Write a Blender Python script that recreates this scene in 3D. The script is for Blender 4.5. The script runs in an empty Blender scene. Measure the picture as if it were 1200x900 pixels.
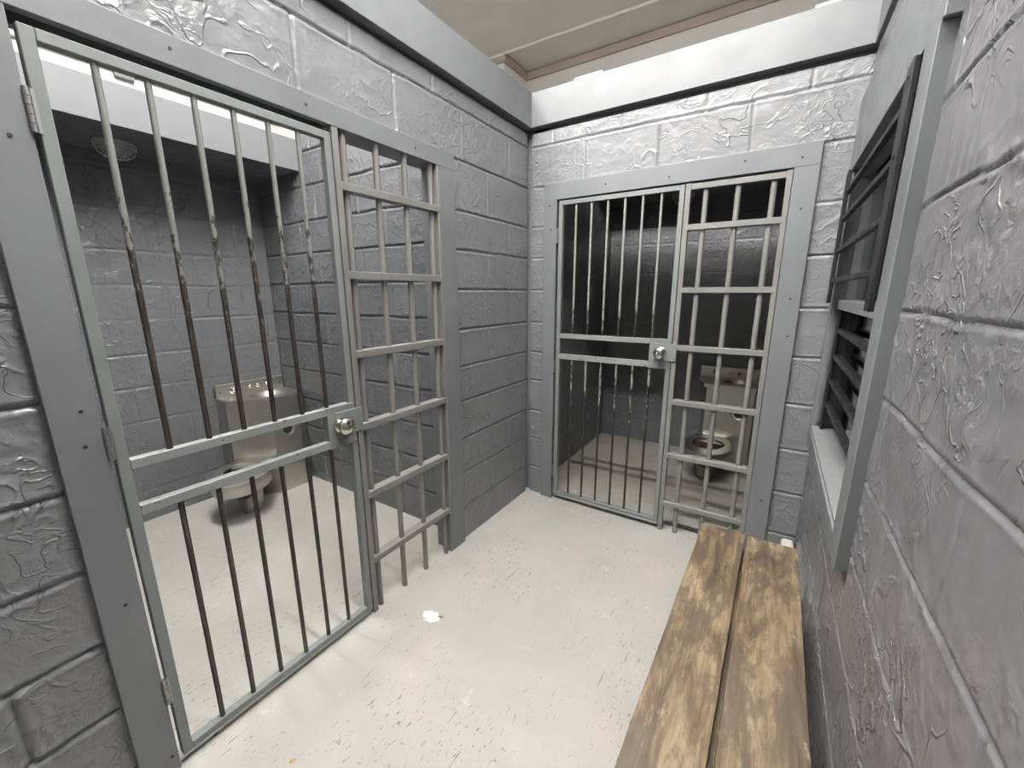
import bpy, bmesh, math, random
import numpy as np
from mathutils import Matrix, Vector
random.seed(7)
S = bpy.context.scene
COL = S.collection
PI = math.pi

# ---------------------------------------------------------------- camera
cam_d = bpy.data.cameras.new('camera'); cam = bpy.data.objects.new('camera', cam_d); COL.objects.link(cam)
RM = [[0.8427063594193132, 0.5383688042792684, -0.0022410651838447593],
      [0.11613977300047923, -0.18585458116156128, -0.9756893090470231],
      [-0.5256971988908106, 0.8219593087496309, -0.21914686819159424]]
right, down, fwd = (Vector(r) for r in RM)
m3 = Matrix((right, -down, -fwd)).transposed()
cam.matrix_world = Matrix.Translation((1.4078941, -2.4227389, 1.4525321)) @ m3.to_4x4()
cam_d.sensor_fit = 'HORIZONTAL'; cam_d.sensor_width = 36.0
cam_d.lens = 476.489 / 1200 * 36.0
cam_d.clip_start = 0.02
S.camera = cam

# ---------------------------------------------------------------- world, lights, exposure
S.view_settings.view_transform = 'Standard'; S.view_settings.look = 'None'
S.view_settings.gamma = 1.0; S.view_settings.use_curve_mapping = False
S.view_settings.exposure = -0.06
W_ = bpy.data.worlds.new('world'); S.world = W_; W_.use_nodes = True
W_.node_tree.nodes['Background'].inputs['Color'].default_value = (1, .97, .94, 1)
W_.node_tree.nodes['Background'].inputs['Strength'].default_value = 0.05

def area(name, loc, sx, sy, power, col, rot=(0, 0, 0)):
    l = bpy.data.lights.new(name, 'AREA'); l.shape = 'RECTANGLE'; l.size = sx; l.size_y = sy
    l.energy = power; l.color = col
    o = bpy.data.objects.new(name, l); o.location = loc; o.rotation_euler = rot; COL.objects.link(o)
    return o
# fluorescent tubes hanging under the building ceiling above the open-topped cells
TUBE = (1, .985, .96)
area('tube_light_down', (0.35, -1.62, 3.55), 2.4, 0.07, 146, TUBE)
area('tube_light_far_side', (0.35, -1.58, 3.555), 2.4, 0.05, 20, TUBE, (PI/2, 0, 0))
area('tube_light_near_side', (0.35, -1.66, 3.555), 2.4, 0.05, 20, TUBE, (-PI/2, 0, 0))
area('tube_fill_up', (0.35, -1.62, 3.60), 2.4, 0.07, 380, TUBE, (PI, 0, 0))  # upward fill added to the tubes and strengthened to brighten the ceiling

# ---------------------------------------------------------------- object helpers
def link(o, parent=None):
    COL.objects.link(o)
    if parent: o.parent = parent
    return o
def tag(o, label, cat=None, group=None, kind=None):
    o['label'] = label
    if cat: o['category'] = cat
    if group: o['group'] = group
    if kind: o['kind'] = kind
    return o
def thing(name, label, cat, loc, rz=0, group=None):
    o = bpy.data.objects.new(name, None); o.empty_display_size = .05
    COL.objects.link(o); o.location = loc; o.rotation_euler = (0, 0, rz)
    return tag(o, label, cat, group)
def obj(name, bm, mat, parent=None, smooth=None, loc=None):
    me = bpy.data.meshes.new(name)
    bmesh.ops.recalc_face_normals(bm, faces=bm.faces)
    bm.to_mesh(me); bm.free()
    if smooth is not None:
        me.polygons.foreach_set('use_smooth', [True] * len(me.polygons))
        me.set_sharp_from_angle(angle=math.radians(smooth))
    me.materials.append(mat)
    o = bpy.data.objects.new(name, me)
    if loc: o.location = loc
    return link(o, parent)
def struct(name, bm, mat, parent=None, smooth=None):
    o = obj(name, bm, mat, parent, smooth)
    if not parent: o['kind'] = 'structure'
    return o
def box(bm, lo, hi, bev=0.0, seg=1):
    lo = Vector(lo); hi = Vector(hi)
    c = (lo + hi) / 2; s = hi - lo
    r = bmesh.ops.create_cube(bm, size=1, matrix=Matrix.Translation(c) @ Matrix.Diagonal((s.x, s.y, s.z, 1)))
    if bev > 0:
        es = {e for v in r['verts'] for e in v.link_edges}
        bmesh.ops.bevel(bm, geom=list(es), offset=bev, segments=seg, affect='EDGES', profile=.5)
    return bm
def BOX(lo, hi, bev=0.0, seg=1): return box(bmesh.new(), lo, hi, bev, seg)
def cyl(bm, a, b, r, n=16, r2=None):
    a = Vector(a); b = Vector(b); d = b - a
    q = Vector((0, 0, 1)).rotation_difference(d).to_matrix().to_4x4()
    bmesh.ops.create_cone(bm, cap_ends=True, segments=n, radius1=r, radius2=r if r2 is None else r2, depth=d.length,
                          matrix=Matrix.Translation((a + b) / 2) @ q)
    return bm
def CYL(a, b, r, n=16, r2=None): return cyl(bmesh.new(), a, b, r, n, r2)
def tube(bm, pts, r, n=8, closed=False):
    pts = [Vector(p) for p in pts]; N = len(pts); rings = []
    for i, p in enumerate(pts):
        if closed: t = (pts[(i+1) % N] - pts[i-1]).normalized()
        else: t = (pts[min(i+1, N-1)] - pts[max(i-1, 0)]).normalized()
        up = Vector((0, 0, 1)) if abs(t.z) < .95 else Vector((1, 0, 0))
        u = t.cross(up).normalized(); v = t.cross(u)
        rings.append([bm.verts.new(p + (u*math.cos(a) + v*math.sin(a))*r) for a in [2*PI*k/n for k in range(n)]])
    for i in range(N if closed else N-1):
        A, B = rings[i], rings[(i+1) % N]
        for k in range(n): bm.faces.new((A[k], A[(k+1) % n], B[(k+1) % n], B[k]))
    if not closed: bm.faces.new(rings[0][::-1]); bm.faces.new(rings[-1])
    return bm
def lathe(bm, prof, M=Matrix(), n=32, sx=1, sy=1):
    rings = []
    for r, z in prof:
        if r < 1e-6: rings.append([bm.verts.new(M @ Vector((0, 0, z)))])
        else: rings.append([bm.verts.new(M @ Vector((r*sx*math.cos(2*PI*k/n), r*sy*math.sin(2*PI*k/n), z))) for k in range(n)])
    for A, B in zip(rings, rings[1:]):
        for k in range(n):
            k2 = (k+1) % n
            if len(A) == 1 and len(B) == 1: continue
            if len(A) == 1: bm.faces.new((A[0], B[k2], B[k]))
            elif len(B) == 1: bm.faces.new((A[k], A[k2], B[0]))
            else: bm.faces.new((A[k], A[k2], B[k2], B[k]))
    return bm
def prism(bm, poly, z0, z1):
    a = [bm.verts.new((x, y, z0)) for x, y in poly]; b = [bm.verts.new((x, y, z1)) for x, y in poly]
    n = len(poly)
    bm.faces.new(a[::-1]); bm.faces.new(b)
    for i in range(n): bm.faces.new((a[i], a[(i+1) % n], b[(i+1) % n], b[i]))
    return bm

# ---------------------------------------------------------------- noise for the plaster relief
def vnoise(x, y, seed):
    T = np.random.RandomState(seed).rand(256, 256)
    xi = np.floor(x).astype(int); yi = np.floor(y).astype(int)
    fx = x - xi; fy = y - yi
    fx = fx*fx*(3-2*fx); fy = fy*fy*(3-2*fy)
    a = T[xi & 255, yi & 255]; b = T[(xi+1) & 255, yi & 255]; c = T[xi & 255, (yi+1) & 255]; d = T[(xi+1) & 255, (yi+1) & 255]
    return (a*(1-fx)+b*fx)*(1-fy) + (c*(1-fx)+d*fx)*fy
def fbm(x, y, seed, oct=3):
    s = 0; a = .5; t = 0
    for i in range(oct):
        s = s + a*vnoise(x*2**i, y*2**i, seed+i); t += a; a *= .5
    return s/t
def sstep(a, b, x):
    t = np.clip((x-a)/(b-a), 0, 1); return t*t*(3-2*t)

def relief(u, v, P):
    seed = P.get('seed', 1); amp = P.get('amp', 1.0); st = P.get('stretch', 1.0)
    wx = fbm(u*5, v*5, seed+50)-.5; wy = fbm(u*5, v*5, seed+60)-.5
    mask = sstep(.42, .62, fbm(u*4.5, v*4.5, seed+70))
    mask2 = sstep(.45, .65, fbm(u*3+7, v*6, seed+80))
    h = .0026*(fbm(u*7, v*9, seed)-.5)
    n1 = fbm((u+wx*.25)*16*st, (v+wy*.25)*13, seed+11, 2)
    ridge = np.clip(1-np.abs(2*n1-1)*4.5, 0, 1)**2
    h = h + amp*(.0016*ridge*mask)
    n2 = fbm((u+wx*.2)*34*st, (v+wy*.3)*24, seed+21, 3)
    h = h + amp*.0034*(n2-.5)*mask2
    n4 = fbm((u+wx*.1)*70*st, (v+wy*.1)*50, seed+25, 2)
    h = h + amp*.0022*(np.abs(n4-.5))*mask
    n3 = fbm(u*26+9, (v+wx*.3)*6, seed+31, 2)      # long trowel runs
    h = h + amp*.0012*np.clip(1-np.abs(2*n3-1)*6, 0, 1)*(1-mask2)*sstep(.5, .6, fbm(u*2, v*2, seed+33))
    # joints
    gd = P.get('gd', .006); gw = P.get('gw', .0055)
    js = P['joints']; d = np.full(u.shape, 9.0)
    wob = P.get('wob', 1.0)*.012*(fbm(u*3.2, v*0+1.3, seed+40)-.5) + .004*(fbm(u*18, v*0+4.1, seed+42)-.5)
    for j in js: d = np.minimum(d, np.abs(v + wob - j))
    crs = [-1]+sorted(js)+[9]
    dv = np.full(u.shape, 9.0)
    vw = .010*(fbm(v*6, u*0+2.2, seed+44)-.5)
    for i in range(len(crs)-1):
        xs = P['verts'](i, crs[i], crs[i+1])
        inside = (v >= crs[i]) & (v < crs[i+1])
        for x in xs: dv = np.where(inside, np.minimum(dv, np.abs(u + vw - x)), dv)
    var = .55+.9*fbm(u*3, v*3, seed+90)
    for dd, g in ((d, 1.0), (dv, .9)):
        h = h - g*var*gd*np.exp(-(dd/gw)**2) + g*.28*gd*np.exp(-((dd-2.1*gw)/gw)**2)
    return h

def sheet(O, U, N, rects, P, res):
    """block relief over rectangles (u0,u1,z0,z1); returns numpy verts, quads"""
    O = np.array(O, float); U = np.array(U, float); N = np.array(N, float); Z = np.array((0, 0, 1.0))
    VV = []; FF = []; off = 0
    for (u0, u1, z0, z1) in rects:
        nu = max(2, int(round((u1-u0)/res))+1); nv = max(2, int(round((z1-z0)/res))+1)
        us = np.concatenate(([u0], np.linspace(u0, u1, nu), [u1])); vs = np.concatenate(([z0], np.linspace(z0, z1, nv), [z1]))
        u, v = np.meshgrid(us, vs, indexing='ij')
        h = relief(u, v, P)
        h[0, :] = -.035; h[-1, :] = -.035; h[:, 0] = -.035; h[:, -1] = -.035
        p = O + u[..., None]*U + v[..., None]*Z + h[..., None]*N
        VV.append(p.reshape(-1, 3)); a, b = u.shape
        idx = np.arange(a*b).reshape(a, b) + off
        f = np.stack([idx[:-1, :-1], idx[1:, :-1], idx[1:, 1:], idx[:-1, 1:]], -1).reshape(-1, 4)
        if np.dot(np.cross(U, Z), N) < 0: f = f[:, ::-1]
        FF.append(f); off += a*b
    return np.concatenate(VV), np.concatenate(FF)
def relief_wall(name, O, U, N, rects, P, mat, res=.007, cores=()):
    V, F = sheet(O, U, N, rects, P, res)
    for lo, hi in cores:
        x0, y0, z0 = lo; x1, y1, z1 = hi; k = len(V)
        V = np.concatenate((V, np.array([(x0,y0,z0),(x1,y0,z0),(x1,y1,z0),(x0,y1,z0),(x0,y0,z1),(x1,y0,z1),(x1,y1,z1),(x0,y1,z1)], float)))
        F = np.concatenate((F, np.array([(0,3,2,1),(4,5,6,7),(0,1,5,4),(1,2,6,5),(2,3,7,6),(3,0,4,7)])+k))
    me = bpy.data.meshes.new(name)
    me.vertices.add(len(V)); me.vertices.foreach_set('co', V.astype(np.float32).ravel())
    me.loops.add(len(F)*4); me.loops.foreach_set('vertex_index', F.astype(np.int32).ravel())
    me.polygons.add(len(F)); me.polygons.foreach_set('loop_start', np.arange(0, len(F)*4, 4, dtype=np.int32))
    me.polygons.foreach_set('loop_total', np.full(len(F), 4, dtype=np.int32))
    me.update(calc_edges=True); me.validate()
    me.polygons.foreach_set('use_smooth', [True]*len(me.polygons)); me.set_sharp_from_angle(angle=math.radians(60))
    me.materials.append(mat)
    o = bpy.data.objects.new(name, me); COL.objects.link(o); o['kind'] = 'structure'
    return o

# ---------------------------------------------------------------- materials
def mat(name):
    m = bpy.data.materials.new(name); m.use_nodes = True
    nt = m.node_tree; return m, nt, nt.nodes['Principled BSDF']
def nd(nt, t, **kw):
    n = nt.nodes.new(t)
    for k, v in kw.items(): setattr(n, k, v)
    return n
def mapping(nt, scale=(1, 1, 1), rot=(0, 0, 0), loc=(0, 0, 0)):
    tc = nd(nt, 'ShaderNodeTexCoord'); g = nd(nt, 'ShaderNodeMapping')
    g.inputs['Scale'].default_value = scale; g.inputs['Rotation'].default_value = rot; g.inputs['Location'].default_value = loc
    nt.links.new(tc.outputs['Object'], g.inputs['Vector']); return g.outputs[0]
def noise(nt, vec, scale, detail=4, rough=.55, dist=0.0):
    n = nd(nt, 'ShaderNodeTexNoise'); n.inputs['Scale'].default_value = scale; n.inputs['Detail'].default_value = detail
    n.inputs['Roughness'].default_value = rough; n.inputs['Distortion'].default_value = dist
    nt.links.new(vec, n.inputs['Vector']); return n.outputs['Fac']
def ramp(nt, fac, stops):
    r = nd(nt, 'ShaderNodeValToRGB'); el = r.color_ramp.elements
    while len(el) < len(stops): el.new(.5)
    for e, (p, c) in zip(el, stops): e.position = p; e.color = (*c, 1) if len(c) == 3 else c
    nt.links.new(fac, r.inputs[0]); return r.outputs[0]
def mixc(nt, fac, a, b, mode='MIX'):
    m = nd(nt, 'ShaderNodeMix', data_type='RGBA', blend_type=mode)
    for s, x in ((0, fac), (6, a), (7, b)):
        if hasattr(x, 'node'): nt.links.new(x, m.inputs[s])
        else: m.inputs[s].default_value = x if s == 0 else (*x, 1)
    return m.outputs[2]
def mth(nt, op, a, b=0.0, c=0.0):
    m = nd(nt, 'ShaderNodeMath', operation=op)
    for i, x in enumerate((a, b, c)):
        if hasattr(x, 'node'): nt.links.new(x, m.inputs[i])
        else: m.inputs[i].default_value = x
    return m.outputs[0]
def bump(nt, p, h, strength, dist):
    b = nd(nt, 'ShaderNodeBump'); b.inputs['Strength'].default_value = strength; b.inputs['Distance'].default_value = dist
    nt.links.new(h, b.inputs['Height']); nt.links.new(b.outputs[0], p.inputs['Normal'])
G = lambda v: (v, v, v)

def paint(name, col, rough=.42, var=.12, bscale=90, bdist=.0012, spec=.5, bstr=.5):
    m, nt, p = mat(name); v = mapping(nt)
    n = noise(nt, v, 3.0, 5)
    a = tuple(c*(1-var) for c in col); b = tuple(c*(1+var) for c in col)
    c = ramp(nt, n, [(.3, a), (.7, b)])
    nt.links.new(c, p.inputs['Base Color'])
    r = ramp(nt, noise(nt, v, 14, 4), [(.3, G(rough*.8)), (.7, G(min(1, rough*1.25)))])
    nt.links.new(r, p.inputs['Roughness']); p.inputs['Specular IOR Level'].default_value = spec
    h = mth(nt, 'ADD', noise(nt, v, bscale, 3), mth(nt, 'MULTIPLY', noise(nt, v, bscale*.25, 4, .6, 1.0), 1.6))
    bump(nt, p, h, bstr, bdist)
    return m
def wall_paint(name, col, rough=.36, ridge=.0028, crumb=.0019, scale=1.0, gloss=.5):
    m, nt, p = mat(name); v = mapping(nt)
    c = ramp(nt, noise(nt, v, 3.0, 5), [(.3, tuple(x*.94 for x in col)), (.7, tuple(x*1.06 for x in col))])
    nt.links.new(c, p.inputs['Base Color'])
    nt.links.new(ramp(nt, noise(nt, v, 12, 4), [(.3, G(rough*.75)), (.7, G(rough*1.3))]), p.inputs['Roughness'])
    p.inputs['Specular IOR Level'].default_value = gloss
    def lines(sc, dist, off, w, mlo, mhi):
        n = noise(nt, mapping(nt, (1, 1, 1), (.4, .7, .2), off), sc*scale, 2, .5, dist)
        a = mth(nt, 'ABSOLUTE', mth(nt, 'SUBTRACT', n, .5))
        l = ramp(nt, a, [(0, G(1)), (w*.4, G(.6)), (w, G(0))])
        k = ramp(nt, noise(nt, mapping(nt, (1, 1, 1), (0, 0, 0), off), 3.2, 3), [(mlo, G(0)), (mhi, G(1))])
        return mth(nt, 'MULTIPLY', l, k)
    r1 = lines(7, .5, (0, 0, 0), .022, .46, .60)
    r2 = lines(15, .9, (3, 5, 1), .035, .50, .62)
    mask = ramp(nt, noise(nt, mapping(nt, (1, 1, 1), (0, 0, 0), (8, 2, 4)), 4.2*scale, 4, .6), [(.50, G(0)), (.62, G(1))])
    cr = mth(nt, 'MULTIPLY', noise(nt, v, 42*scale, 5, .62, .8), mask)
    fine = noise(nt, v, 160, 2)
    rs = mth(nt, 'ADD', mth(nt, 'MULTIPLY', r1, ridge), mth(nt, 'MULTIPLY', r2, ridge*.8))
    h = mth(nt, 'ADD', rs, mth(nt, 'ADD', mth(nt, 'MULTIPLY', cr, crumb*2.2), mth(nt, 'MULTIPLY', fine, .00025)))
    h = mth(nt, 'ADD', h, mth(nt, 'MULTIPLY', noise(nt, v, 9, 3), .004))
    bump(nt, p, h, 1.0, 1.0)
    return m
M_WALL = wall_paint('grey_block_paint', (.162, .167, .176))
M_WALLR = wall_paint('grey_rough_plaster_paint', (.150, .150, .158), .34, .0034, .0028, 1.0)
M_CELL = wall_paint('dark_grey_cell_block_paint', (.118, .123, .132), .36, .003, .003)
M_BOARD = paint('grey_painted_board', (.143, .150, .159), .42, .11, 16, .0016, .4, .5)
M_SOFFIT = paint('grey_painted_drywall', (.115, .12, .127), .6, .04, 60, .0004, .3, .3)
M_CREAM = paint('cream_plaster', (.82, .795, .76), .8, .04, 30, .001, .2, .3)
M_TAUPE = paint('taupe_shade_and_trim', (.46, .39, .34), .7, .04, 30, .001, .2, .3)  # wall-top shade put into a colour; one thin wall strip shares it
M_CONDUIT = paint('cream_painted_conduit', (.70, .66, .60), .5, .05, 30, .0005, .3, .2)
M_BLACK = paint('black_steel', (.008, .0085, .01), .45, .2, 60, .0005, .35, .3)
M_SILL = paint('pale_grey_sill_paint', (.19, .195, .20), .45, .08, 30, .001, .4, .3)
M_WHITE = paint('white_plastic', (.66, .65, .62), .45, .05, 40, .0003, .4, .2)
M_LAMPG = paint('frosted_lamp_glass', (.30, .30, .29), .3, .05, 60, .0003, .5, .1)
M_CAGE = paint('lamp_cage_paint', (.42, .43, .43), .4, .05, 60, .0003, .5, .1)
M_RUBBER = paint('dark_hole', (.01, .01, .01), .7, .1)
M_LEAF = paint('dry_leaf', (.55, .33, .05), .6, .2)

def gate_paint(name, col, chip=.60, metal=(.05, .045, .04), rough=.4):
    m, nt, p = mat(name); v = mapping(nt)
    n = noise(nt, v, 38, 6, .68)
    f = ramp(nt, n, [(chip, G(0)), (chip+.03, G(1))])
    base = ramp(nt, noise(nt, v, 5, 4), [(.3, tuple(c*.88 for c in col)), (.7, tuple(c*1.1 for c in col))])
    c = mixc(nt, f, base, metal)
    nt.links.new(c, p.inputs['Base Color'])
    p.inputs['Roughness'].default_value = rough
    bump(nt, p, n, .25, .0006)
    return m
M_GATE = gate_paint('grey_green_gate_paint', (.168, .182, .180), .70)
M_RAIL = gate_paint('chipped_rail_paint', (.215, .225, .22), .60)
M_PANEL = gate_paint('warm_grey_panel_paint', (.17, .166, .158), .74)
M_PANELB = gate_paint('beige_grey_panel_paint', (.172, .172, .163), .76)

def bar_mat(name, zlo, zhi, col=(.205, .207, .20), inv=False):
    """worn bars: paint survives above zhi and is rubbed off to dark steel below zlo (chips in between)"""
    m, nt, p = mat(name); v = mapping(nt)
    sx = nd(nt, 'ShaderNodeSeparateXYZ'); tc = nd(nt, 'ShaderNodeNewGeometry')
    nt.links.new(tc.outputs['Position'], sx.inputs[0])
    z = sx.outputs['Z']
    g = nd(nt, 'ShaderNodeMapRange'); nt.links.new(z, g.inputs[0])
    g.inputs[1].default_value = zlo; g.inputs[2].default_value = zhi; g.inputs[3].default_value = -.32; g.inputs[4].default_value = .32
    n = noise(nt, mapping(nt, (1, 1, .45)), 46, 5, .7)
    f = ramp(nt, mth(nt, 'ADD', n, g.outputs[0]), [(.49, G(0)), (.52, G(1))])
    dark = ramp(nt, noise(nt, v, 30, 4), [(.35, (.02, .017, .015)), (.7, (.05, .042, .037))])
    nt.links.new(mixc(nt, f, dark, col), p.inputs['Base Color'])
    p.inputs['Roughness'].default_value = .38; p.inputs['Metallic'].default_value = .15
    bump(nt, p, f, .3, .0005)
    return m
M_BARL = bar_mat('worn_gate_bar', 1.10, 2.0)
M_BARLOW = bar_mat('worn_lower_gate_bar', .7, 2.2)
M_BARB = bar_mat('worn_back_gate_bar', 1.05, 1.6, (.27, .27, .255))
M_BARBLOW = bar_mat('worn_back_lower_bar', .15, 1.6, (.28, .275, .25))

def steel(name, col, rough, brush=(1, 1, 40)):
    m, nt, p = mat(name)
    p.inputs['Metallic'].default_value = 1.0
    n = noise(nt, mapping(nt, brush), 12, 4)
    c = ramp(nt, noise(nt, mapping(nt), 6, 4), [(.3, tuple(x*.85 for x in col)), (.7, col)])
    nt.links.new(c, p.inputs['Base Color'])
    r = ramp(nt, n, [(.3, G(rough*.85)), (.7, G(rough*1.2))]); nt.links.new(r, p.inputs['Roughness'])
    return m
M_SS = steel('brushed_stainless', (.60, .585, .545), .42)
M_SSD = steel('dull_stainless', (.52, .50, .46), .36)
M_BOWLSHADE = steel('shaded_bowl_steel', (.22, .20, .175), .30)  # same steel, darkened in colour for the dark reflections inside the bowl
M_KNOB = steel('satin_nickel', (.72, .70, .64), .22)
M_HINGE = steel('dull_hinge_steel', (.34, .34, .33), .45)

def floor_mat():
    m, nt, p = mat('scuffed_offwhite_concrete')
    v = mapping(nt)
    base = ramp(nt, noise(nt, v, 1.6, 6, .6, .6), [(.3, (.36, .348, .316)), (.5, (.40, .39, .362)), (.7, (.44, .432, .406))])
    warm = ramp(nt, noise(nt, mapping(nt, loc=(3, 1, 0)), 2.6, 3), [(.56, G(0)), (.72, G(.55))])
    base = mixc(nt, warm, base, (.46, .395, .35))
    cool = ramp(nt, noise(nt, mapping(nt, loc=(-5, 2, 0)), 3.4, 4), [(.52, G(0)), (.7, G(.5))])
    base = mixc(nt, cool, base, (.40, .41, .405))
    sepf = nd(nt, 'ShaderNodeSeparateXYZ'); nt.links.new(v, sepf.inputs[0])
    far_tone = ramp(nt, mth(nt, 'ADD', mth(nt, 'MULTIPLY', sepf.outputs['Y'], .8), mth(nt, 'MULTIPLY', noise(nt, v, 5, 5, .65), .9)), [(.47, G(0)), (.85, G(.75))])
    base = mixc(nt, far_tone, base, (.27, .26, .23))  # floor turns darker towards the end cell, broken up by noise
    # pale roller patches
    pale = ramp(nt, noise(nt, v, 7, 5, .7), [(.62, G(0)), (.70, G(.5))])
    base = mixc(nt, pale, base, (.57, .57, .55))
    # scuffs in two directions and small flecks
    region = ramp(nt, noise(nt, mapping(nt, loc=(1.2, 4, 0)), 2.4, 3), [(.44, G(.05)), (.60, G(1))])
    for rot, loc, sc, lo in ((.95, (0, 0, 0), (42, 4.0, 1), .69), (-.5, (7, 3, 0), (50, 9, 1), .675), (2.2, (1, 9, 0), (45, 22, 1), .675), (1.5, (4, 2, 0), (38, 20, 1), .675), (.3, (2, 6, 0), (70, 11, 1), .68)):
        s = noise(nt, mapping(nt, sc, (0, 0, rot), loc), 1.5, 3, .6, .3)
        f = ramp(nt, s, [(lo-.02, G(0)), (lo+.015, G(1))])
        base = mixc(nt, mth(nt, 'MULTIPLY', f, mth(nt, 'MULTIPLY', region, .8)), base, (.13, .115, .095))
    fl = noise(nt, mapping(nt, loc=(3, 3, 0)), 55, 2, .6)
    f = ramp(nt, fl, [(.69, G(0)), (.72, G(.75))])
    base = mixc(nt, mth(nt, 'MULTIPLY', f, region), base, (.24, .20, .15))
    # white plaster scab near the gate post
    def spot(x, y, rx, ry, thr, colr, base):
        g = mapping(nt, (1/rx, 1/ry, 1), (0, 0, 0), (-x/rx, -y/ry, 0))
        l = nd(nt, 'ShaderNodeVectorMath', operation='LENGTH'); nt.links.new(g, l.inputs[0])
        k = mth(nt, 'ADD', l.outputs['Value'], mth(nt, 'MULTIPLY', noise(nt, v, 60, 4), 1.2))
        k = mth(nt, 'MULTIPLY', k, .5)
        return mixc(nt, ramp(nt, k, [((thr-.2)/2, G(1)), (thr/2, G(0))]), base, colr)
    base = spot(.235, -1.285, .062, .045, 1.35, (.86, .86, .85), base)
    base = spot(.275, -1.262, .03, .014, 1.15, (.17, .15, .12), base)
    nt.links.new(base, p.inputs['Base Color'])
    r = ramp(nt, noise(nt, v, 9, 4), [(.3, G(.38)), (.7, G(.6))]); nt.links.new(r, p.inputs['Roughness'])
    bump(nt, p, mth(nt, 'ADD', noise(nt, v, 14, 5), mth(nt, 'MULTIPLY', noise(nt, v, 90, 3), .25)), .35, .004)
    return m
M_FLOOR = floor_mat()

def wood_mat(name, off):
    m, nt, p = mat(name)
    v = mapping(nt, (1, 1, 1), (0, 0, 0), off)
    w = mapping(nt, (7, 1.3, 3), (0, 0, 0), off)
    g1 = noise(nt, w, 2.4, 7, .66, 1.1)
    wv = nd(nt, 'ShaderNodeTexWave', wave_type='BANDS', bands_direction='X')
    wv.inputs['Scale'].default_value = 3.2; wv.inputs['Distortion'].default_value = 14; wv.inputs['Detail'].default_value = 3
    wv.inputs['Detail Scale'].default_value = .9
    nt.links.new(mapping(nt, (3.0, .42, 1), (0, 0, 0), off), wv.inputs['Vector'])
    c = ramp(nt, g1, [(.33, (.035, .026, .018)), (.44, (.10, .072, .044)), (.55, (.185, .138, .085)), (.70, (.29, .23, .15))])
    c2 = ramp(nt, wv.outputs['Fac'], [(.05, (.74, .71, .68)), (.5, G(1))])
    c = mixc(nt, .75, c, c2, 'MULTIPLY')
    fine = noise(nt, mapping(nt, (120, 6, 20), (0, 0, 0), off), 1.5, 4)
    c = mixc(nt, .5, c, ramp(nt, fine, [(.35, G(.42)), (.58, G(1))]), 'MULTIPLY')
    st = ramp(nt, noise(nt, mapping(nt, (2.2, 1, 1), (0, 0, 0), off), 5.5, 6, .65), [(.50, G(0)), (.58, G(.72))])
    c = mixc(nt, st, c, (.06, .044, .033))
    pl = ramp(nt, noise(nt, mapping(nt, (3, 1, 1), (0, 0, 0), (off[0]+4, off[1], 0)), 9, 5, .7), [(.62, G(0)), (.74, G(.5))])
    c = mixc(nt, pl, c, (.42, .35, .25))
    nt.links.new(c, p.inputs['Base Color'])
    p.inputs['Roughness'].default_value = .48
    bump(nt, p, mth(nt, 'ADD', fine, mth(nt, 'MULTIPLY', g1, 1.5)), .5, .0012)
    return m
M_WOOD1 = wood_mat('stained_plank_left', (0, 0, 0)); M_WOOD2 = wood_mat('stained_plank_right', (3.3, 1.7, 0))

def glass_mat():
    m, nt, p = mat('window_glass')
    p.inputs['Base Color'].default_value = (.9, .92, .92, 1); p.inputs['Roughness'].default_value = .02
    p.inputs['Transmission Weight'].default_value = 1; p.inputs['IOR'].default_value = 1.45
    return m
M_GLASS = glass_mat()

# ================================================================= STRUCTURE
RW = 1.635          # right wall face
YB = 1.55           # back wall of the far cell
XB = -1.897         # back wall of the left cell
YR = -3.7           # rear of the room, behind the camera
TOPW = 2.415        # top of the block courses (a dark gap follows, then the capping board)

bm = bmesh.new(); box(bm, (-2.05, YR-.1, -.1), (RW+.9, YB+.12, 0)); struct('floor', bm, M_FLOOR)

def alt(a, b, par=0, lo=-9, hi=9, step=.43):
    """vertical joints: two staggered offsets"""
    def f(i, z0, z1):
        o = a if (i+par) % 2 == 0 else b
        k0 = int((lo-o)/step)-1; k1 = int((hi-o)/step)+1
        return [o+k*step for k in range(k0, k1+1) if lo <= o+k*step <= hi]
    return f
JL = [.20, .42, .63, .85, 1.05, 1.254, 1.467, 1.67, 1.862, 2.10, 2.335]
def lv(i, z0, z1):
    if z1 > 5: return [-1.292, -.855, -.42]
    if z0 > 2.0: return [-1.51, -1.087, -.657, -.22]
    return [-.445] if i % 2 == 1 else [-.225]
FX = -.022          # block face of the left wall (the painted boards stand proud of it, at x = 0)
relief_wall('wall_left', (FX, 0, 0), (0, 1, 0), (1, 0, 0), [(-.755, -.002, 0, 2.105), (-2.245, -.002, 2.105, TOPW)],
            dict(joints=JL, verts=lv, seed=3, amp=1.0), M_WALL, .0065,
            [((-.118, -.755, 0), (-.048, .118, 2.44)), ((-.118, -2.245, 2.105), (-.048, -.755, 2.44))])
JN = [.09, .307, .525, .745, .967, 1.198, 1.42, 1.635, 1.85, 2.08, 2.335]
relief_wall('wall_left_near', (FX, 0, 0), (0, 1, 0), (1, 0, 0), [(YR, -2.242, 0, TOPW)],
            dict(joints=JN, verts=alt(-2.41, -2.62, 0, -9, -2.3), seed=9, amp=1.5, gd=.009, gw=.007), M_WALL, .007,
            [((-.118, YR, 0), (-.048, -2.245, 2.44))])
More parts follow.
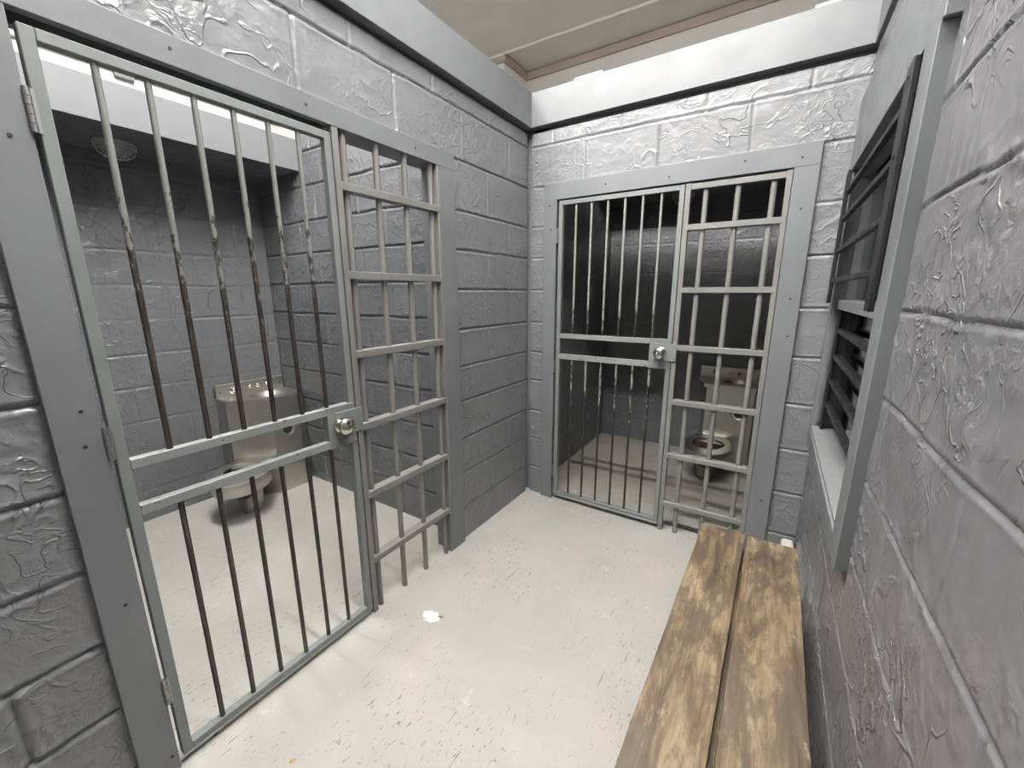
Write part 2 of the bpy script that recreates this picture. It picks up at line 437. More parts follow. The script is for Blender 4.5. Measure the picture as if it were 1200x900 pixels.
# back wall of the corridor, round the far gate
FY = .022
def bv(i, z0, z1):
    if z1 > 5: return [.15, .566, 1.003, 1.43]
    if z0 > 2.0: return [.357, .778, 1.211]
    return []
JB = JL
relief_wall('wall_back', (0, FY, 0), (1, 0, 0), (0, -1, 0), [(.002, .105, 0, 2.105), (.002, RW, 2.105, TOPW)],
            dict(joints=JB, verts=bv, seed=21, amp=1.25, gd=.006), M_WALL, .0065,
            [((-.048, .048, 0), (.105, .118, 2.44)), ((0, .048, 2.105), (RW+.1, .118, 2.44)), ((1.50, .048, 0), (RW+.1, .118, 2.105))])
JBR = [.17, .41, .652, .894, 1.134, 1.374, 1.616, 1.85]
relief_wall('wall_back_right', (0, FY, 0), (1, 0, 0), (0, -1, 0), [(1.495, RW, 0, 2.105)],
            dict(joints=JBR+[2.1], verts=lambda i, a, b: [], seed=25, amp=1.0), M_WALL, .006)
# right wall with the window opening
WY0, WY1, WZ0, WZ1 = -1.06, -.055, .82, 1.975
def rv(i, z0, z1):
    o = [-1.46, -1.72, -1.40, -1.66][i % 4]
    return [o-.44*k for k in range(-3, 6) if not (-1.2 < o-.44*k < 0.0) or z1 < .85]
relief_wall('wall_right', (RW, 0, 0), (0, 1, 0), (-1, 0, 0),
            [(YR, WY0, 0, TOPW), (WY0, WY1, 0, WZ0-.012), (WY0, WY1, WZ1+.01, TOPW), (WY1, FY, 0, TOPW)],
            dict(joints=[.215, .41, .615, .82, 1.017, 1.218, 1.412, 1.620, 1.812, 2.02, 2.26], verts=rv, seed=33, amp=1.3, gd=.0055, gw=.004, stretch=1.2, wob=2.0),
            M_WALLR, .006,
            [((RW+.026, YR, 0), (RW+.10, WY0, 2.44)), ((RW+.026, WY0, 0), (RW+.10, WY1, WZ0-.012)),
             ((RW+.026, WY0, WZ1+.01), (RW+.10, WY1, 2.44)), ((RW+.026, WY1, 0), (RW+.10, .118, 2.44))])
bm = bmesh.new(); box(bm, (-.118, YR-.1, 0), (RW+.1, YR, 2.44)); struct('wall_rear', bm, M_WALL)

# capping boards on top of the walls
def capping(name, lo, hi):
    return struct(name, BOX(lo, hi, .002), M_BOARD)
capping('trim_1', (-.06, YR, 2.44), (.012, -.012, 2.63))
capping('trim_2', (-.06, -.012, 2.44), (RW+.06, .06, 2.63))
capping('trim_3', (RW-.012, YR, 2.44), (RW+.06, -.012, 2.63))

# left cell
CY0 = -2.62; CY1 = -.71
JC = [.2, .43, .655, .872, 1.08, 1.292, 1.50, 1.70, 1.93, 2.15, 2.37]
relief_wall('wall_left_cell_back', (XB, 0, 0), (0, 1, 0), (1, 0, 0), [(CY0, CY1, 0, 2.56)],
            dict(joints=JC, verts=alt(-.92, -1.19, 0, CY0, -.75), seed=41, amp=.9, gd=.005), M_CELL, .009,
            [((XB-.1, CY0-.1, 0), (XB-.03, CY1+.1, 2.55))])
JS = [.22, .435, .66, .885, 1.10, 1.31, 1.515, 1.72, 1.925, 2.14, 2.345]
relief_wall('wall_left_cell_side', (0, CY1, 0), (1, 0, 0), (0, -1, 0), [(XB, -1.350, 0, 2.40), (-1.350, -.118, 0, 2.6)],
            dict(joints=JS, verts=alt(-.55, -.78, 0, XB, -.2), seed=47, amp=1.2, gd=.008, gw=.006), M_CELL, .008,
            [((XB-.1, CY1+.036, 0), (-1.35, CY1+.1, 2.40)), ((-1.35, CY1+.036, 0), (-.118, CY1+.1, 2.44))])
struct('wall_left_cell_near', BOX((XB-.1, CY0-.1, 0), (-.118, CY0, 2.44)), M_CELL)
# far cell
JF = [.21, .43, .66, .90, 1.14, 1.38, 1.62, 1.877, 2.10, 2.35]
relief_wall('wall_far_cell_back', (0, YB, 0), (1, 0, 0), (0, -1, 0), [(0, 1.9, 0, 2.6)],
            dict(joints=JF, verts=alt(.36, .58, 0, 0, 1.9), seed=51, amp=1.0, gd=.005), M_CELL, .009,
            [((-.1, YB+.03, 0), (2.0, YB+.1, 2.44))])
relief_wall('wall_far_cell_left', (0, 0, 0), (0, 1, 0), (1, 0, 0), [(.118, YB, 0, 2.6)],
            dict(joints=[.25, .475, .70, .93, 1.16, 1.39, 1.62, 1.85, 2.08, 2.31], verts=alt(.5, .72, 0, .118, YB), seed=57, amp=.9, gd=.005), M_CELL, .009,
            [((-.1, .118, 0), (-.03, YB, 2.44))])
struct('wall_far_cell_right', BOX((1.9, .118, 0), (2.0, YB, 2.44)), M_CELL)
# soffits
struct('ceiling_soffit_left_cell', BOX((XB-.02, CY0, 2.235), (-1.346, CY1+.005, 2.425), .002), M_SOFFIT)
struct('ceiling_soffit_far_cell', BOX((-.005, 1.10, 2.235), (1.9, YB+.02, 2.48), .002), M_SOFFIT)

# the building round the set: cream ceiling, outer walls and a pier
ZC = 3.72
struct('ceiling', BOX((-2.3, YR-.4, ZC), (3.2, 2.0, ZC+.1)), M_CREAM)
struct('wall_building_back', BOX((-2.3, 1.82, 0), (3.2, 2.0, ZC)), M_CREAM)
struct('wall_building_left', BOX((-2.3, YR-.4, 0), (-2.06, 1.82, ZC)), M_CREAM)
struct('wall_building_right', BOX((3.1, YR-.4, 0), (3.2, 1.82, ZC)), M_CREAM)
struct('wall_building_rear', BOX((-2.3, YR-.5, 0), (3.2, YR-.4, ZC)), M_CREAM)
struct('wall_building_pier', BOX((-2.06, 1.38, 2.64), (-1.11, 1.82, ZC), .01, 2), M_CREAM)
struct('shade_band_back', BOX((-1.11, 1.795, ZC-.075), (3.1, 1.82, ZC), .004), M_TAUPE)  # added strips along the wall top, coloured to stand for its shade
struct('shade_band_pier_side', BOX((-1.11, 1.38, ZC-.075), (-1.085, 1.795, ZC), .004), M_TAUPE)
struct('shade_band_pier_front', BOX((-2.06, 1.355, ZC-.075), (-1.085, 1.38, ZC), .004), M_TAUPE)
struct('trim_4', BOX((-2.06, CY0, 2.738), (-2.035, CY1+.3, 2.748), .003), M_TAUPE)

# ================================================================= GATE CASINGS (painted boards)
def screws(bm, pts, ax):
    for p in pts:
        q = list(p); q2 = list(p); q[ax] -= .004; q2[ax] += .0012
        cyl(bm, q, q2, .0045, 10)
DB = .0  # board face
def casing_left():
    L = struct('trim_5', BOX((-.118, -2.242, 0), (DB, -2.154, 2.035), .0015), M_BOARD)
    s = bmesh.new(); screws(s, [(DB, -2.185, 1.17), (DB, -2.192, 1.08), (DB, -2.19, 1.78), (DB, -2.215, 2.0), (DB, -2.17, .06), (DB, -2.19, .62)], 0)
    obj('screw', s, M_RUBBER, L)
    hb = bmesh.new(); box(hb, (-.026, -2.242, 2.035), (DB, -.742, 2.108), .0015); box(hb, (-.118, -1.409, 2.035), (-.026, -.742, 2.105))
    box(hb, (-.118, -2.242, 2.035), (-.09, -1.409, 2.105)); box(hb, (-.09, -2.242, 2.095), (-.026, -1.409, 2.105))
    H = struct('trim_6', hb, M_BOARD)
    s = bmesh.new(); screws(s, [(DB, -1.87, 2.075), (DB, -1.50, 2.07), (DB, -1.0, 2.07)], 0)
    obj('screw', s, M_RUBBER, H)
    struct('trim_7', BOX((-.118, -.852, 0), (DB, -.742, 2.035), .0015), M_BOARD)
casing_left()
def casing_back():
    L = struct('trim_8', BOX((.102, 0, 0), (.190, .118, 2.012), .0015), M_BOARD)
    hb = bmesh.new(); box(hb, (.102, 0, 2.012), (1.502, .026, 2.11), .0015); box(hb, (.102, .095, 2.012), (1.502, .118, 2.105)); box(hb, (.102, .026, 2.095), (1.502, .095, 2.105))
    H = struct('trim_9', hb, M_BOARD)
    R = struct('trim_10', BOX((1.404, 0, 0), (1.502, .118, 2.012), .0015), M_BOARD)
    s = bmesh.new(); screws(s, [(.14, 0, 1.98), (.15, 0, 1.84), (.5, 0, 2.06), (.85, 0, 2.05), (1.43, 0, 2.05), (1.20, 0, 2.07)], 1); obj('screw', s, M_RUBBER, H)
    s = bmesh.new(); screws(s, [(1.45, 0, 1.83), (1.46, 0, 1.42), (1.47, 0, 1.24), (1.46, 0, .35)], 1); obj('screw', s, M_RUBBER, R)
casing_back()

# ================================================================= GATES, local frame: width along +X, up +Z, viewer at -Y
def make_gate(label, loc, rz, W, z0, z1, bars, ru, rl, tw, r, box_x, knob, mats, hinges, wear):
    """ru/rl = (lower z, upper z) of the two rails"""
    t = thing('cell_gate', label, 'gate', loc, rz, None)
    d = .028
    f = bmesh.new()
    box(f, (0, 0, z0), (tw, d, z1), .002); box(f, (W-tw, 0, z0), (W, d, z1), .002)
    box(f, (tw, 0, z1-tw), (W-tw, d, z1), .002); box(f, (tw, 0, z0), (W-tw, d, z0+tw), .002)
    obj('gate_frame', f, mats[0], t)
    for (a, b) in (ru, rl):
        obj('rail', BOX((tw, -.001, a), (box_x[0]+.002, d-.001, b), .0015), mats[1], t)
    for x in bars:
        obj('bar', CYL((x, d/2, ru[1]-.002), (x, d/2, z1-tw+.002), r), mats[2], t, 50)
        obj('bar', CYL((x, d/2, z0+tw-.002), (x, d/2, rl[0]+.002), r), mats[3], t, 50)
    # lock box with round knob, rose and key
    lb = bmesh.new()
    box(lb, (box_x[0], -.003, rl[0]-.004), (box_x[1], d+.004, ru[1]+.002), .0025, 2)
    box(lb, (box_x[0]+.03, -.008, knob[1]-.048), (W+.028, -.0025, knob[1]+.052), .002)
    lbo = obj('lock_plate', lb, mats[0], t)
    M = Matrix.Translation((knob[0], -.008, knob[1])) @ Matrix.Rotation(PI/2, 4, 'X')
    k = bmesh.new()
    lathe(k, [(0, -.002), (.031, -.002), (.031, .002), (.027, .005), (.015, .007), (.014, .012), (.022, .018), (.0315, .026), (.034, .036), (.031, .045), (.022, .051), (.012, .053), (.0115, .050), (.0, .050)], M, 36)
    ko = obj('knob', k, M_KNOB, lbo, 40)
    kk = bmesh.new(); x, z = knob
    box(kk, (x-.0012, -.078, z-.002), (x+.0012, -.055, z+.0025))
    lathe(kk, [(0, -.002), (.012, -.002), (.012, .002), (0, .002)], Matrix.Translation((x, -.088, z)) @ Matrix.Rotation(PI/2, 4, 'Y'), 20)
    box(kk, (x+.001, -.089, z-.033), (x+.003, -.081, z-.010))
    kk2 = obj('key', kk, M_KNOB, lbo)
    for hz in hinges:
        hb = bmesh.new()
        for i in range(5): cyl(hb, (-.008, -.004, hz-.045+i*.018+.0006), (-.008, -.004, hz-.045+(i+1)*.018-.0006), .0062, 12)
        box(hb, (-.007, -.003, hz-.044), (.004, .0005, hz+.044))
        obj('hinge', hb, M_HINGE, t, 40)
    return t
def adj(y, x=.014): return -2.42274 + (y+2.42274)*(1.4079+x)/1.4079
# left gate: local +X -> world +Y, local -Y -> world +X  (rz = +90 deg: X->Y, Y->-X)
gy0 = -2.143
make_gate('tall barred gate with rubbed dark bars, hinged beside the near left corner board', (-.001, gy0, 0), PI/2,
          .727, .03, 2.010, [adj(b)-gy0 for b in (-2.029, -1.931, -1.833, -1.735, -1.637, -1.541)],
          (.990, 1.018), (.855, .884), .026, .0078, (.600, .720), (.652, .943),
          (M_GATE, M_RAIL, M_BARL, M_BARLOW), (1.84, 1.075, .29), 1.6)
gb = make_gate('thin-barred gate with round knob in the end wall, in front of the dark cell', (.205, .001, 0), 0,
          .729, .042, 2.002, [b-.205 for b in (.316, .415, .516, .617, .717, .817)],
          (1.160, 1.190), (1.022, 1.056), .026, .0072, (.605, .722), (.672, 1.115),
          (M_GATE, M_RAIL, M_BARB, M_BARBLOW), (1.80, .97, .22), 1.3)

# ================================================================= FIXED BAR PANELS
def make_panel(label, loc, rz, W, top, bars, zs, r, m, post_r, toprail, cw=.045, chh=.030):
    t = thing('bar_panel', label, 'bar panel', loc, rz)
    d = .03
    obj('post', BOX((0, 0, 0), (.026, d, top), .002), m, t)
    obj('post', BOX((W-post_r, 0, 0), (W, d, top), .002), m, t)
    if toprail: obj('top_rail', BOX((.026, 0, toprail), (W-post_r, d, toprail+.028), .002), m, t)
    for z in zs: obj('crossbar', BOX((.016, -.001, z-chh/2), (W-.002, cw-.001, z+chh/2), .002), m, t)
    for x in bars: obj('bar', CYL((x, .024, 0), (x, .024, toprail+.004 if toprail else top), r, 20), m, t, 50)
    return t
py0 = -1.411
make_panel('fixed panel of thick round bars and flat crossbars beside the left gate', (0, py0, 0), PI/2, .557, 2.034,
           [adj(b, .024)-py0 for b in (-1.371, -1.222, -1.073, -.917)], [1.842, 1.520, 1.208, .900, .585, .262], .0128, M_PANEL, .014, None)
make_panel('fixed panel of beige round bars in the end wall, in front of the dark toilet', (.938, 0, 0), 0, .464, 2.004,
           [1.035-.938, 1.182-.938, 1.332-.938], [1.787, 1.463, 1.145, .828, .500, .187], .0135, M_PANELB, .024, 1.972)

# ================================================================= WINDOW ON THE RIGHT WALL
def window():
    BX = RW-.028
    w = bpy.data.objects.new('window_1', None); COL.objects.link(w); w.location = (RW, (WY0+WY1)/2, WZ0); w['kind'] = 'structure'
    w['label'] = 'tall narrow sash window in the right wall behind black grilles'
    inv = Matrix.Translation(w.location).inverted()
    def part(name, bm, m, **k):
        bmesh.ops.transform(bm, matrix=inv, verts=bm.verts); return obj(name, bm, m, w, **k)
    # casing boards
    part('casing', BOX((BX, -1.222, .765), (RW+.03, -1.125, WZ1-.02), .002), M_BOARD)
    part('casing', BOX((BX+.014, -1.125, .80), (RW+.03, -1.055, WZ1-.01), .002), M_BOARD)
    part('casing', BOX((BX+.002, -1.235, WZ1-.02), (RW+.03, -.002, 2.235), .002), M_BOARD)
    part('casing', BOX((BX+.010, -.055, .74), (RW+.03, -.002, WZ1-.01), .002), M_BOARD)
    part('apron', BOX((BX+.004, -1.125, .735), (RW+.03, -.055, .808), .002), M_BOARD)
    part('sill', BOX((RW-.018, -1.055, .808), (RW+.13, -.055, .822), .002), M_SILL)
    part('reveal', BOX((RW-.006, -1.055, WZ1-.012), (RW+.12, -.055, WZ1+.01), .001), M_BOARD)
    part('reveal', BOX((RW+.03, -1.075, .82), (RW+.12, -1.055, WZ1), .001), M_BOARD)
    part('reveal', BOX((RW+.03, -.058, .82), (RW+.12, -.04, WZ1), .001), M_BOARD)
    part('meeting_rail', BOX((RW+.004, -1.055, 1.378), (RW+.06, -.058, 1.418), .002), M_SILL)
    part('sash_rail', BOX((RW+.012, -1.055, 1.925), (RW+.05, -.058, 1.963), .002), M_BOARD)
    part('pane', BOX((RW+.060, -1.056, .822), (RW+.063, -.057, WZ1-.012)), M_GLASS)
window()
def grille(label, x, z0, z1, ys, bars, r, flatw, flatt, verts, thin):
    t = thing('window_grille', label, 'grille', (x, ys[0], z0))
    I = Matrix.Translation((x, ys[0], z0)).inverted()
    def part(n, bm, **k):
        bmesh.ops.transform(bm, matrix=I, verts=bm.verts); return obj(n, bm, M_BLACK, t, **k)
    for y in ys:
        b = bmesh.new(); box(b, (x, y, z0), (x+flatt, y+flatw, z1), .002)
        for z in (z0+.03, z1-.03, (z0*.35+z1*.65)): cyl(b, (x-.002, y+flatw/2, z), (x+.001, y+flatw/2, z), .006, 10)
        part('upright', b)
    for z in bars: part('crossbar', box(bmesh.new(), (x+.003, ys[0]+.004, z-r), (x+.003+2*r, ys[1]+flatw-.004, z+r), .0025, 2))
    for y in verts: part('bar', CYL((x+.018, y, z0+.01), (x+.018, y, z1-.01), thin, 10))
    return t
grille('black steel grille bolted over the upper half of the window', RW-.040, 1.405, 1.945, (-1.118, -.135), [1.865, 1.755, 1.625, 1.500], .009, .062, .012, (), 0)
grille('black steel grille set inside the lower half of the window', RW+.012, .824, 1.374, (-1.05, -.115), [1.285, 1.170, 1.058, .948], .011, .055, .010, (), 0)
grille('thin barred black grille behind the window glass', RW+.105, .84, 1.93, (-1.03, -.11), [1.86, 1.72, 1.58, 1.30, 1.17, 1.04, .92], .009, .05, .012,
       [-.95+.13*k for k in range(7)], .006)
# dim grey block wall beyond the window
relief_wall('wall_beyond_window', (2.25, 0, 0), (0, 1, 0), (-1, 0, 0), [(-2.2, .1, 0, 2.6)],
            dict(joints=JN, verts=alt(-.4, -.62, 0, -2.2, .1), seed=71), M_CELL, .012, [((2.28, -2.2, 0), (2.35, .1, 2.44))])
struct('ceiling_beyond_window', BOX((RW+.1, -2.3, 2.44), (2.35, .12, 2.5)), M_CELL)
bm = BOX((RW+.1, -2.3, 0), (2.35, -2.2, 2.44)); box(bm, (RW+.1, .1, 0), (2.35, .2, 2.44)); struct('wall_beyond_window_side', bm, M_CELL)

# ================================================================= BENCH
def bench():
    t = thing('bench', 'long low bench of two brown stained planks beside the right wall', 'bench', (1.415, -1.6, 0))
    def plank(x0, x1, y1, m, seed, skew):
        n = 60; nx = 10; b = bmesh.new(); R_ = np.random.RandomState(seed)
        edgeL = np.cumsum(R_.randn(n+1))*.0003; edgeR = np.cumsum(R_.randn(n+1))*.0003
        edgeL -= np.linspace(edgeL[0], edgeL[-1], n+1); edgeR -= np.linspace(edgeR[0], edgeR[-1], n+1)
        prof = [(0, -.036), (0, -.004), (.004, 0)] + [(k, 0) for k in (.2, .4, .6, .8)] + [(-.004, 0), (0.0001, -.004), (0.0001, -.036)]
        rings = []
        for i in range(n+1):
            y = y1 - (y1+2.28)*i/n
            a = x0+edgeL[i]+skew*(y1-y); c = x1+edgeR[i]+skew*(y1-y)
            pts = [(a, -.038), (a, -.005), (a+.0015, -.0015), (a+.005, 0)]
            for k in (.2, .4, .6, .8): pts.append((a+(c-a)*k, .0012*math.sin(i*.7+k*9)*.6-.0004))
            pts += [(c-.005, 0), (c-.0015, -.0015), (c, -.005), (c, -.038)]
            rings.append([b.verts.new((px-1.415, y+1.6, .452+pz)) for px, pz in pts])
        for A, B in zip(rings, rings[1:]):
            for k in range(len(A)): b.faces.new((A[k], A[(k+1) % len(A)], B[(k+1) % len(A)], B[k]))
        b.faces.new(rings[0]); b.faces.new(rings[-1][::-1])
        return obj('plank', b, m, t, 35)
    plank(1.244, 1.4085, -.594, M_WOOD1, 1, -.013)
    plank(1.4165, 1.594, -.600, M_WOOD2, 2, -.006)
    obj('unseen_gap_backer', BOX((1.375-1.415, -2.15+1.6, .385), (1.455-1.415, -.66+1.6, .4135), .003), M_WOOD2, t)  # unseen board added beneath so the gap between the planks stays dark
    for y in (-.72, -2.12):
        for x in (1.285, 1.505): obj('leg', BOX((x-1.415, y+1.6-.035, 0), (x-1.415+.05, y+1.6+.035, .385), .003), M_WOOD1, t)
        obj('crosspiece', BOX((1.275-1.415, y+1.6-.035, .345), (1.565-1.415, y+1.6+.035, .414), .003), M_WOOD1, t) if False else \
        obj('crosspiece', BOX((1.275-1.415, y+1.6+.036, .33), (1.565-1.415, y+1.6+.066, .384), .003), M_WOOD1, t)
bench()
tag(obj('storage_box', BOX((1.572, -.50, 0), (1.628, -.015, .178), .014, 3), M_WHITE, None, 40),
    'low white rounded box on the floor behind the far end of the bench', 'box')

# ================================================================= STEEL TOILET AND SINK UNITS
def unit(label, loc, rz, poly, deckpoly, ang_c, ang_dir, seat_z, hole_p, hole_n, mat_, basin_c, bs):
    """local frame: wall along +X at y=0, unit projects to -Y; all points local"""
    t = thing('toilet_sink_unit', label, 'toilet', loc, rz)
    obj('cabinet', prism(bmesh.new(), poly, 0, .690), mat_, t)
    # deck with an oval basin cut as rings
    D = bmesh.new(); bx_, by_, ba, bb = basin_c
    n = 40
    ring = [(bx_+ba*math.cos(2*PI*k/n), by_+bb*math.sin(2*PI*k/n)) for k in range(n)]
    def outer(px, py):
        # ray from basin centre through point to the polygon
        dx, dy = px-bx_, py-by_; best = None
        for i in range(len(deckpoly)):
            (x1, y1), (x2, y2) = deckpoly[i], deckpoly[(i+1) % len(deckpoly)]
            ex, ey = x2-x1, y2-y1; den = dx*ey-dy*ex
            if abs(den) < 1e-9: continue
            s = ((x1-bx_)*ey-(y1-by_)*ex)/den; u = ((x1-bx_)*dy-(y1-by_)*dx)/den
            if s > 0 and -1e-6 <= u <= 1+1e-6 and (best is None or s < best): best = s
        return bx_+dx*best, by_+dy*best
    angs = sorted([math.atan2((y-by_), (x-bx_)) for x, y in deckpoly] + [2*PI*k/n-PI for k in range(n)])
    R0 = []; R1 = []; R2 = []; R3 = []; Rb = []
    for a in angs:
        c, s = math.cos(a), math.sin(a)
        ox, oy = outer(bx_+c, by_+s); e = 1/math.sqrt((c/ba)**2+(s/bb)**2)
        R0.append(D.verts.new((ox, oy, .720))); Rb.append(D.verts.new((ox, oy, .690)))
        R1.append(D.verts.new((bx_+c*e, by_+s*e, .720)))
        R2.append(D.verts.new((bx_+c*e*.9, by_+s*e*.9, .695))); R3.append(D.verts.new((bx_+c*e*.55, by_+s*e*.55, .635)))
    ctr = D.verts.new((bx_, by_, .625)); N = len(angs)
    for k in range(N):
        j = (k+1) % N
        for A, B in ((Rb, R0), (R0, R1), (R1, R2), (R2, R3)):
            D.faces.new((A[k], A[j], B[j], B[k]))
        D.faces.new((R3[k], R3[j], ctr))
    bmesh.ops.remove_doubles(D, verts=D.verts, dist=1e-5)
    obj('sink_deck', D, mat_, t, 35)
    x0, x1 = bs
    b = bmesh.new(); box(b, (x0, -.022, .720), (x1, -.002, .815), .002)
    box(b, (x0, -.030, .807), (x1, -.002, .8165), .002)
    so = obj('backsplash', b, mat_, t)
    fx = x0+(x1-x0)*.24
    Y = Matrix.Rotation(PI/2, 4, 'X')
    b = bmesh.new(); lathe(b, [(0, 0), (.026, 0), (.028, .004), (.022, .007), (.018, .006), (.016, .012), (.010, .018), (0, .019)], Matrix.Translation((fx, -.022, .765)) @ Y, 24)
    obj('push_valve', b, M_KNOB, so, 40)
    for k, s in ((.48, .010), (.60, .012), (.74, .010)):
        X = x0+(x1-x0)*k
        b = bmesh.new(); lathe(b, [(0, 0), (s*1.3, 0), (s*1.2, .006), (s*.8, .009), (s*.8, .020), (0, .022)], Matrix.Translation((X, -.022, .768)) @ Y, 18)
        if k == .60: tube(b, [(X, -.03, .768), (X, -.055, .772), (X, -.068, .760)], .007, 10)
        obj('spout' if k == .60 else 'tap_button', b, M_KNOB, so, 40)
    for X in (x0+.025, x1-.025):
        obj('bolt', CYL((X, -.0225, .762), (X, -.0205, .762), .005, 10), M_RUBBER, so)
    # paper-roll recess
    hx, hy, hz = hole_p; q = Vector((0, 0, 1)).rotation_difference(Vector((*hole_n, 0)).normalized()).to_matrix().to_4x4()
    M = Matrix.Translation((hx, hy, hz)) @ q
    b = bmesh.new(); lathe(b, [(.062, 0), (.062, .003), (.050, .003), (.046, -.0), (.040, .0008), (0, .0008)], M, 32)
    ro = obj('roll_recess', b, mat_, t, 40)
    b = bmesh.new(); lathe(b, [(0, .0012), (.034, .0012), (.034, .0016), (0, .0018)], M, 32); obj('recess_hollow', b, M_RUBBER, ro)
    # toilet bowl
    cx, cy = ang_c; dx, dy = Vector(ang_dir).normalized()
    px, py = -dy, dx
    def P(al, ac, z): return (cx+dx*al+px*ac, cy+dy*al+py*ac, z)
    n = 44
    def egg(sc, z, a=.208, b=.172, c=.275, bm=None, shift=0):
        out = []
        for k in range(n):
            th = 2*PI*k/n; al = c+shift+a*sc*math.cos(th)*(1.0 if math.cos(th) > 0 else 1.0); ac = b*sc*math.sin(th)*(1-.10*math.cos(th))
            out.append(bm.verts.new(P(al, ac, z)))
        return out
    B = bmesh.new()
    # outer bowl from foot to rim, inner bowl back down
    secs = [(.42, 0.0, -.10), (.42, seat_z-.20, -.10), (.52, seat_z-.150, -.08), (.74, seat_z-.118, -.03), (.89, seat_z-.100, -.01), (.955, seat_z-.082, 0), (.975, seat_z-.022, 0), (.975, seat_z-.012, 0)]
    rings = [egg(s, z, bm=B, shift=sh) for s, z, sh in secs]
    inner = [(.665, seat_z-.012, -.052), (.66, seat_z-.05, -.05), (.58, seat_z-.105, -.03), (.42, seat_z-.165, -.04), (.20, seat_z-.192, -.05)]
    for A, C in zip(rings, rings[1:]):
        for k in range(n): B.faces.new((A[k], A[(k+1) % n], C[(k+1) % n], C[k]))
    B.faces.new(rings[0][::-1])
    bo = obj('bowl', B, mat_, t, 50)
    B = bmesh.new(); rings = [egg(.975, seat_z-.012, bm=B, shift=0)] + [egg(s, z, bm=B, shift=sh) for s, z, sh in inner]
    for A, C in zip(rings, rings[1:]):
        for k in range(n): B.faces.new((A[k], A[(k+1) % n], C[(k+1) % n], C[k]))
    B.faces.new(rings[-1])
    obj('bowl_interior', B, M_BOWLSHADE, bo, 50)
    # throat joining bowl and cabinet
    b = bmesh.new()
    q = [P(-.02, -.085, 0), P(.16, -.10, 0), P(.16, .10, 0), P(-.02, .085, 0)]
    prism(b, [(v[0], v[1]) for v in q], seat_z-.13, seat_z-.014); obj('neck', b, mat_, t)
    # seat rim with flat tongue
    s = bmesh.new()
    o = []; i_ = []
    for k in range(n):
        th = 2*PI*k/n; c_, s_ = math.cos(th), math.sin(th)
        al = .275+.208*c_; ac = .172*s_*(1-.10*c_)
        if c_ < -.25:
            al = max(.0, .275+.208*c_ - (-.25-c_)*.16); 
        o.append((al, ac)); i_.append((.222+.136*c_, .118*s_*(1-.12*c_)))
    vt = [[s.verts.new(P(a, c, z)) for a, c in L] for L, z in ((o, seat_z-.012), (o, seat_z-.002), ([(.275+(a-.275)*.98, c*.98) for a, c in o], seat_z), (i_, seat_z), (i_, seat_z-.014))]
    for A, C in zip(vt, vt[1:]+vt[:1]):
        for k in range(n): s.faces.new((A[k], A[(k+1) % n], C[(k+1) % n], C[k]))
    tongue = [P(-.001, -.09, 0), P(.078, -.105, 0), P(.078, .105, 0), P(-.001, .09, 0)]
    prism(s, [(v[0], v[1]) for v in tongue], seat_z-.012, seat_z-.001)
    obj('seat', s, mat_, t, 40)
    return t
# left unit: local +X = world +Y, local -Y = world +X, origin at wall, y=-1.205
def Lp(x, y): return (y+1.205, -(x-(XB+.012)))
polyL = [Lp(XB+.012, -1.200), Lp(-1.735, -1.200), Lp(-1.538, -1.003), Lp(-1.538, -.806), Lp(-1.60, -.722), Lp(XB+.012, -.722)]
ac = Lp(-1.636, -1.102)
unit('brushed steel toilet and sink unit in the corner of the bright left cell', (XB+.012, -1.205, 0), PI/2, polyL, polyL,
     ac, (-.707, -.707), .298, (Lp(-1.5365, -.905)[0], Lp(-1.5365, -.905)[1], .475), (0, -1), M_SS, (.285, -.165, .130, .105), (.008, .478))
polyB = [(.06, 0), (.06, -.20), (.10, -.345), (.445, -.345), (.50, -.28), (.50, 0)]
deckB = [(0, 0), (0, -.155), (.075, -.352), (.45, -.352), (.506, -.285), (.506, 0)]
unit('dull steel toilet and sink unit behind bars in the dark end cell', (.905, YB-.012, 0), 0, polyB, deckB,
     (.175, -.345), (-.02, -1), .285, (.345, -.3455, .50), (0, -1), M_SSD, (.31, -.175, .12, .10), (.0, .506))

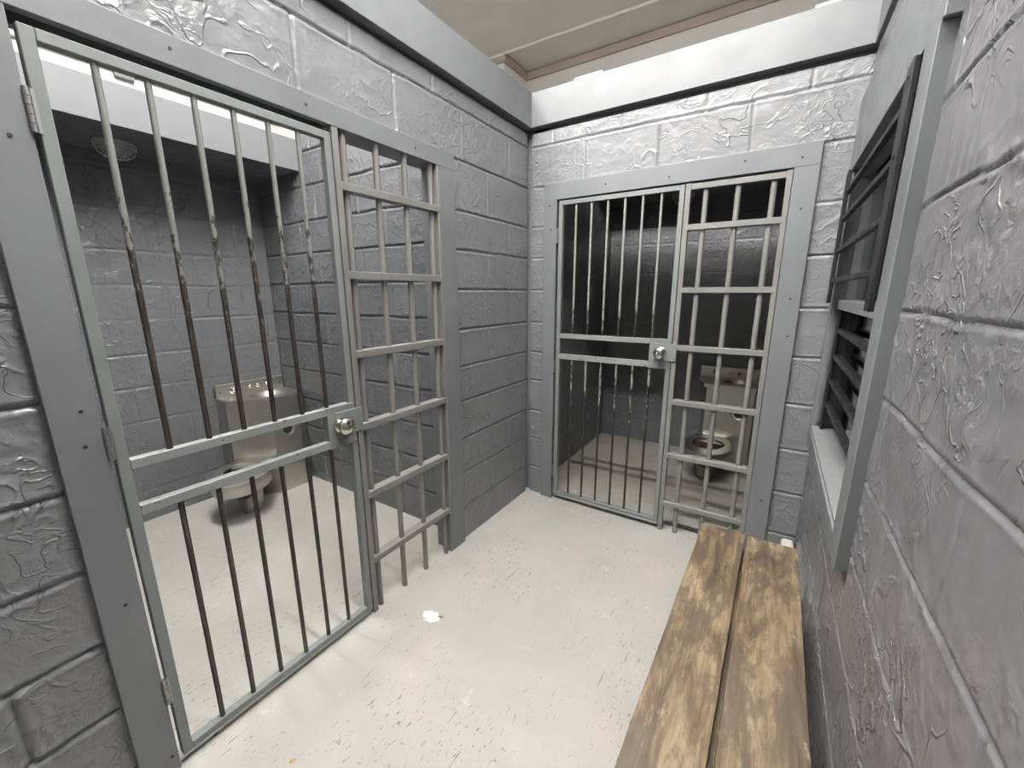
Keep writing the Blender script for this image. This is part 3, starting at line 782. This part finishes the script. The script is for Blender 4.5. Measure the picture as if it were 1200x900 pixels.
# ================================================================= BULKHEAD LAMPS UNDER THE SOFFITS
def lamp(label, x, y, z, r):
    t = thing('bulkhead_lamp', label, 'lamp', (x, y, z))
    b = bmesh.new(); lathe(b, [(0, 0), (r*1.08, 0), (r*1.08, -.012), (r, -.018), (0, -.018)], n=32); obj('base', b, M_CAGE, t, 40)
    b = bmesh.new(); lathe(b, [(r*.86, -.018), (r*.84, -.030), (r*.70, -.050), (r*.42, -.064), (0, -.070)], n=32); obj('globe', b, M_LAMPG, t, 60)
    c = bmesh.new(); zz = -.076
    tube(c, [(r*1.02*math.cos(a), r*1.02*math.sin(a), -.024) for a in [2*PI*k/36 for k in range(36)]], .004, 8, True)
    tube(c, [(r*.62*math.cos(a), r*.62*math.sin(a), -.068) for a in [2*PI*k/30 for k in range(30)]], .0035, 8, True)
    for k in range(6):
        a = 2*PI*k/6+.3
        tube(c, [(q*r*math.cos(a), q*r*math.sin(a), h) for q, h in ((1.0, -.018), (.97, -.035), (.86, -.054), (.62, -.068), (.3, -.076), (0, -.078))], .0035, 8)
    obj('cage', c, M_CAGE, t, 60)
lamp('round caged lamp under the pale soffit of the bright left cell', -1.665, -1.545, 2.234, .082)
lamp('round caged lamp under the soffit of the dark end cell', .665, 1.33, 2.234, .082)

# ================================================================= SMALL THINGS
pip = tag(obj('conduit', tube(bmesh.new(), [(-1.9, 1.34, ZC-.012), (.2, 1.40, ZC-.012), (3.09, 1.50, ZC-.012)], .013, 12), M_CONDUIT, None, 50),
    'thin cream conduit running across the cream ceiling above the cells', 'pipe')
tag(obj('wood_batten', BOX((.27, .03, 2.6305), (.44, .055, 2.662), .003), M_WHITE), 'short white batten lying on the end wall cap, nearer the left corner', 'batten')
tag(obj('wood_batten', BOX((1.40, .03, 2.6305), (1.62, .055, 2.662), .003), M_WHITE), 'short white batten lying on the end wall cap, nearer the right corner', 'batten')
t = thing('junction_box', 'small pale grey electrical box on the wall above the soffit of the left cell', 'electrical box', (-2.06, -1.33, 2.708))
obj('box_body', BOX((0, -.045, -.002), (.03, .045, .05), .003), M_SILL, t)
s = bmesh.new()
for k in range(4): box(s, (.030, -.035+.019*k, .008), (.0315, -.022+.019*k, .018))
obj('slot', s, M_BOARD, t)
# dry leaf at the foot of the left gate
b = bmesh.new()
L = [(0, 0, .001), (.006, .004, .005), (.014, .005, .004), (.022, .0, .002), (.014, -.004, .003), (.006, -.004, .001)]
vs = [b.verts.new(v) for v in L]; b.faces.new(vs); r_ = bmesh.ops.extrude_face_region(b, geom=b.faces[:])
bmesh.ops.translate(b, vec=(0, 0, .0006), verts=[v for v in r_['geom'] if isinstance(v, bmesh.types.BMVert)])
lf = obj('dry_leaf', b, M_LEAF); lf.location = (.275, -1.968, 0); lf.rotation_euler = (0, 0, 1.1)
tag(lf, 'tiny yellow dry leaf on the pale floor in front of the left gate', 'leaf')
